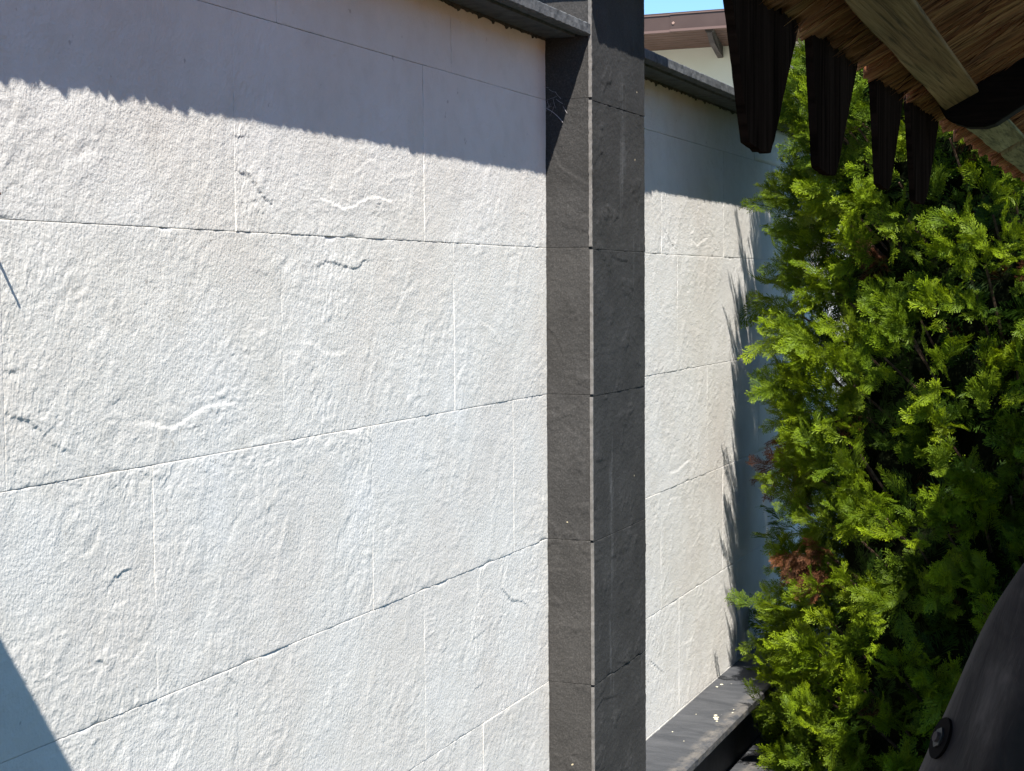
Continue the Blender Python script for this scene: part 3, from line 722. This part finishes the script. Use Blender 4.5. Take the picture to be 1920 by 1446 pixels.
V, Fq = disc(bc, bn, bu, 0.0160, 0.0120, -0.02, 0.0022, 28); bh = mk('recess_shade_disc', V, Fq, m_simple('recess_shadow_wood', (0.012, 0.009, 0.008), bd=0, spec=0.05), brace)
V, Fq = disc(bc - bn.normalized() * 0.0005, bn, bu, 0.0080, 0.0060, -0.002, 0.0042, 6); mk('nut', V, Fq, m_simple('dull_zinc', (0.06, 0.055, 0.052), (0.035, 0.032, 0.03), 90, 0.5, bd=0), brace)
V, Fq = disc(bc + bn.normalized() * 0.001, bn, bu, 0.0040, 0.0034, -0.001, 0.005, 12); mk('bolt_end', V, Fq, m_simple('rusted_thread', (0.10, 0.07, 0.06), bd=0), brace)
xb = -0.14  # unseen boards added behind the camera to darken the space under the roof
while xb < 1.5:
    V, Fq = boxes([(xb, xb + 0.115, -1.34, -1.318, -1.6, rz(xb) - 0.03)]); bevel(mk('shade_board', V, Fq, M['rafter'], sh), 0.002, 1); xb += 0.12
for (x, y_) in ((-0.42, -1.25), (1.55, -1.25), (1.55, 3.0)):
    log([(x if x > 0 else 0.0, y_, -1.6), ((x if x > 0 else 0.0) + .01, y_, -0.5), (x if x > 0 else 0.0, y_, rz(max(x, 0)) - 0.03 if x < 1.4 else rz(1.4))], [0.08, 0.075, 0.07], 'post', M['log'], 5, 20, 14)
# ------------------------------------------------------------------ evergreen (thuja): trunk, boughs and flat fan sprays
def m_leaf(name, old, young, trans=0.25):
    m, n, b = mat_new(name)
    at = N(n, 'ShaderNodeAttribute', attribute_name='age_shade')
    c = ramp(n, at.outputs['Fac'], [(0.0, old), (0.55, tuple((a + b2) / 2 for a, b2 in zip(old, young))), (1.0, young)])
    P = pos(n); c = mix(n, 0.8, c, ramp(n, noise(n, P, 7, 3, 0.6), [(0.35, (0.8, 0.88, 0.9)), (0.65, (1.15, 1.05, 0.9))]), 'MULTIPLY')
    setc(n, b, c, 0.55, 0.18)
    tr = N(n, 'ShaderNodeBsdfTranslucent'); n.links.new(mix(n, 1.0, c, (1.25, 1.2, 0.5), 'MULTIPLY'), tr.inputs['Color'])
    ms = N(n, 'ShaderNodeMixShader'); ms.inputs[0].default_value = trans
    out = n.nodes['Material Output']
    n.links.new(b.outputs[0], ms.inputs[1]); n.links.new(tr.outputs[0], ms.inputs[2]); n.links.new(ms.outputs[0], out.inputs['Surface'])
    return m
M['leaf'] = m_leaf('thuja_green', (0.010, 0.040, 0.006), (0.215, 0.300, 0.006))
M['leaf_dead'] = m_leaf('thuja_dead', (0.07, 0.028, 0.014), (0.17, 0.070, 0.035), 0.2)
M['bark'] = m_wood('thuja_bark', (0.05, 0.03, 0.02), (0.09, 0.055, 0.038), (0.15, 0.10, 0.07), (160, 160, 9), (30, 30, 3), 0.003)

def make_spray(L, seed):
    """flat fan of scale-leaved twigs in the local x-y plane, growing along +y (triangles)"""
    rs = random.Random(seed); Q = []; A = []
    def kite(p, d, l, w, a0, a1, z0=0.0, z1=0.0, fat=0.6):
        s = np.array([-d[1], d[0]]); q = p + d * l; m_ = p + d * l * fat; zm = z0 + (z1 - z0) * fat + .0008
        a_ = (p[0], p[1], z0); b_ = (m_[0] - s[0] * w, m_[1] - s[1] * w, zm); c_ = (q[0], q[1], z1); d_ = (m_[0] + s[0] * w, m_[1] + s[1] * w, zm)
        Q.extend([a_, b_, c_, a_, c_, d_]); A.extend([a0, (a0 + a1) / 2, a1, a0, a1, (a0 + a1) / 2])
    def finger(p, d, l, w, a0, a1, z0, z1):
        s = np.array([-d[1], d[0]]); q = p + d * l
        Q.extend([(p[0], p[1], z0), (q[0] - s[0] * w, q[1] - s[1] * w, z1), (q[0] + s[0] * w, q[1] + s[1] * w, z1 + .0005)]); A.extend([a0, a1, a1])
    rot = lambda d, a: np.array([d[0] * math.cos(a) - d[1] * math.sin(a), d[0] * math.sin(a) + d[1] * math.cos(a)])
    def side_twig(p, d, l, age_shade):
        z = rs.uniform(-.005, .005); kite(p, d, l, .0016, age_shade * .5, min(1, age_shade * 1.1), 0, z, .75)
        n = max(1, int(l / .0068)); sd = rs.choice((-1, 1))
        for i in range(n):
            t = (i + .6) / n; q = p + d * l * t; sd = -sd
            ll = min(.017, l * .6) * rs.uniform(.7, 1.15) * (1.1 - .45 * t)
            finger(q, rot(d, sd * rs.uniform(.4, .7)), ll, rs.uniform(.0012, .0017), age_shade * .7, min(1, age_shade * 1.15), z * t, z * t + rs.uniform(-.003, .004))
            if rs.random() < .7:
                finger(q, rot(d, -sd * rs.uniform(.4, .7)), ll * .85, rs.uniform(.0012, .0016), age_shade * .7, min(1, age_shade * 1.15), z * t, z * t + rs.uniform(-.003, .004))
    n = int(L / .0090); q = np.zeros(2); d = np.array([0.0, 1.0]); sd = 1; bend = rs.uniform(-.05, .05)
    for i in range(n):
        t = i / n; d = rot(d, bend + rs.uniform(-.06, .06)); st = L / n
        kite(q, d, st * 1.35, .0018, .3 + .5 * t, .4 + .6 * t); sd = -sd
        ll = L * (.40 * (1 - t) ** .8 + .13) * rs.uniform(.7, 1.15)
        if t > .08: side_twig(q, rot(d, sd * rs.uniform(.45, .8)), ll, .62 + .38 * t)
        if t > .35: side_twig(q, rot(d, -sd * rs.uniform(.45, .8)), ll * .8, .62 + .38 * t)
        q = q + d * st
    V = np.array(Q); A = np.array(A)
    y = V[:, 1]; x = V[:, 0]; V[:, 2] += -1.6 * y * y - 4.0 * x * x + 0.004 * np.sin(y * 90 + seed) + .003 * np.sin(x * 150 + seed)
    return V, A
SPR = [make_spray(L, 100 + i) for i, L in enumerate([0.11, 0.13, 0.10, 0.14, 0.085, 0.12, 0.105, 0.09])]
def make_coarse(L, seed):
    rs = random.Random(seed); Q = []
    for i in range(12):
        for sgn in (-1, 1):
            a = sgn * rs.uniform(.3, .9); p = np.array([0.0, L * i / 13]); d = np.array([math.sin(a), math.cos(a)]); l = L * (.5 * (1 - i / 13) + .12) * rs.uniform(.7, 1.1)
            s = np.array([-d[1], d[0]]) * .0026; q = p + d * l; z = rs.uniform(-.006, .006)
            Q += [(p[0], p[1], 0), (q[0] - s[0], q[1] - s[1], z), (q[0] + s[0], q[1] + s[1], z)]
            m_ = p + d * l * .45; d2 = np.array([math.sin(a + sgn * .6), math.cos(a + sgn * .6)]); q = m_ + d2 * l * .4
            Q += [(m_[0], m_[1], z / 2), (q[0] - s[0], q[1] - s[1], z), (q[0] + s[0], q[1] + s[1], z)]
    return np.array(Q), np.full(len(Q), .9)
SPR += [make_coarse(.15, 300 + i) for i in range(4)]

TX, TY = -0.325, 4.50
TZ = -1.6
def dn(z): return 1 - sstep_s(-1.0, -0.8, z)
def crown_r(z, th):
    """radius at height z (eye-relative); th = 0 points to -Y (towards the viewer), negative towards the wall"""
    base = (0.752 + 0.03 * dn(z) * (-1.6 < th < -0.2)) * (1 - 0.14 * sstep_s(0.35, 0.85, z)) * (1 - 0.85 * sstep_s(0.9, 1.75, z))
    b = 0.06 * float(pn(np.array(th * 1.6 + 4), np.array(z * 3.1), 80)) + 0.13 * float(pn(np.array(th * 4.2), np.array(z * 5.5), 81))
    if -2.9 < th < -1.8: base = max(base, min(0.86, 0.82 / max(.3, abs(math.sin(th)))) * (1 if z < 0.6 else 0.8))
    return base + min(b, 0.012)
def sstep_s(a, b, x):
    t = min(1, max(0, (x - a) / (b - a))); return t * t * (3 - 2 * t)
Vg, Ag, Vd_, Ad_ = [], [], [], []
def place(i, o, d, nrm, s, dead=False, age_shade=1.0):
    V, A = SPR[i]; d = d.normalized(); nrm = (nrm - d * nrm.dot(d)).normalized(); sx = d.cross(nrm)
    R_ = np.array([[sx.x, sx.y, sx.z], [d.x, d.y, d.z], [nrm.x, nrm.y, nrm.z]])
    P = (V * s) @ R_ + np.array(o)
    (Vd_ if dead else Vg).append(P); (Ad_ if dead else Ag).append(np.clip(A * age_shade, 0, 1))
def rv(s=1.0): return Vector((random.gauss(0, s), random.gauss(0, s), random.gauss(0, s)))
def in_dead(c):
    # the browned patch on the wall side, low down
    return abs(c.z + 0.56) < 0.10 and c.x < -0.92 or (abs(c.z + 0.76) < 0.09 and -0.98 < c.x < -0.80 and c.y < 4.3)
z = -1.52
boughs = []
while z < 1.68:
    n_full = 2 * math.pi * 0.75 / 0.098
    for k in range(int(n_full)):
        th = (k + random.uniform(-.45, .45)) / n_full * 2 * math.pi - math.pi
        facing = -1.8 < th < 0.45
        if not facing and random.random() < 0.80: continue
        zz = z + random.uniform(-.05, .05)
        R_s = crown_r(zz, th)
        if R_s < .05: continue
        if facing and float(pn(np.array(th * 5.5 + 3), np.array(zz * 6.5), 85)) < -0.30 and th > -1.1 and random.random() < .8: continue
        deep = random.random() < 0.25
        Rc = R_s - (random.uniform(.10, .20) if deep else random.uniform(0.0, 0.05)) - 0.115
        out = Vector((math.sin(th), -math.cos(th), 0))
        c = Vector((TX, TY, zz)) + out * Rc
        ax = (out + Vector((0, 0, random.uniform(.3, 1.2))) + rv(.25)).normalized()
        plen = random.uniform(.07, .14); ns = random.randint(9, 12) if facing else 3
        dead = in_dead(c) and random.random() < 0.85
        if deep and facing and random.random() < 0.012: dead = True
        tint = random.uniform(.55, 1.0) * (0.45 if deep else 1.0)  # deep clumps get a darker tone: shade of the gaps painted into leaves
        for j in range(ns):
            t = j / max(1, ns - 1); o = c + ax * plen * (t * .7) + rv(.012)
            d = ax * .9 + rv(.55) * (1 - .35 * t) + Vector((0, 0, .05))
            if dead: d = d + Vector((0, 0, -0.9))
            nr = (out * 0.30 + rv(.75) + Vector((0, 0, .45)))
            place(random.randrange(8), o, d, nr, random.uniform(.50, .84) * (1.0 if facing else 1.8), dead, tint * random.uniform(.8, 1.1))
        boughs.append((c, out, facing))
    z += 0.082
# inner, coarse growth that closes the view into the crown, inner shade put into its tone
z = -1.5
while z < 1.45:
    for r0_, r1_, n_ in ((.17, .25, 30), (.25, .34, 14)):
        for k in range(n_):
            th = (k + random.random()) / n_ * 2 * math.pi - math.pi; R_s = crown_r(z, th) - random.uniform(r0_, r1_)
            if R_s < .05 : continue
            out = Vector((math.sin(th), -math.cos(th), 0)); c = Vector((TX, TY, z + random.uniform(-.05, .05))) + out * R_s
            for j in range(3):
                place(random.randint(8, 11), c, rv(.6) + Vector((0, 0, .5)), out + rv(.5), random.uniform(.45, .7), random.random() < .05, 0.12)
    z += 0.07
tr = empty('thuja', (TX, TY, TZ), 'tall bright green thuja pressed against the wall, browned low on its wall side', 'tree')
def quads(n): i = np.arange(n // 3) * 3; return np.stack([i, i + 1, i + 2], -1)
G = np.concatenate(Vg); print('thuja quads', len(G) // 4)
tag(mk('foliage', G, quads(len(G)), M['leaf'], tr, attrs={'age_shade': np.concatenate(Ag)}), kind='stuff')
G = np.concatenate(Vd_)
tag(mk('dead_foliage', G, quads(len(G)), M['leaf_dead'], tr, attrs={'age_shade': np.concatenate(Ad_)}), kind='stuff')
# closed hull added to block views through the crown, near-black for inner shade
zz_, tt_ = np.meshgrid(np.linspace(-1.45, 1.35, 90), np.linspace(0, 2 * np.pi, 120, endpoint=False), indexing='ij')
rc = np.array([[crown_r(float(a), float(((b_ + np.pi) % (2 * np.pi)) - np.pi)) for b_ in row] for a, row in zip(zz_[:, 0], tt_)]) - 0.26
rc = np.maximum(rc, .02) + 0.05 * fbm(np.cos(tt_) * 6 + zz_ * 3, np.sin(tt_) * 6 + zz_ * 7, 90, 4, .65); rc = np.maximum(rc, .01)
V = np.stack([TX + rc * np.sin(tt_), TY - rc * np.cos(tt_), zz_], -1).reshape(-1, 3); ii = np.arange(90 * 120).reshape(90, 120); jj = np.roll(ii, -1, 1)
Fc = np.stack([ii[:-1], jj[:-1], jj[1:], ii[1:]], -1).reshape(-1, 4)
tag(mk('inner_shade_hull', V, Fc, m_simple('hull_shade', (0.004, 0.008, 0.003), (0.010, 0.012, 0.005), 60, 0.95, 90, 0.01, 0.05), tr), kind='stuff')
V, Fq = tube([(TX, TY, -1.6), (TX + .01, TY, -0.8), (TX - .01, TY + .01, 0.1), (TX, TY, 1.5)], [0.075, 0.06, 0.04, 0.01], 12)
mk('trunk', V, Fq, M['bark'], tr, smooth=True)
Vb, Fb = [], []
for c, out, facing in boughs:
    if random.random() > .45: continue
    R_c = math.hypot(c.x - TX, c.y - TY); s = Vector((TX, TY, c.z - R_c * random.uniform(.5, 1.0)))
    if s.z < -1.55: s.z = -1.5
    mid = s.lerp(c, .55) + Vector((0, 0, -.05)) + rv(.015)
    v, f = tube([s, mid, c], [.009, .006, .003], 4); b = len(Vb); Vb += v.tolist(); Fb += [tuple(b + i for i in q) for q in f]
tag(mk('branches', Vb, Fb, M['bark'], tr), kind='stuff')
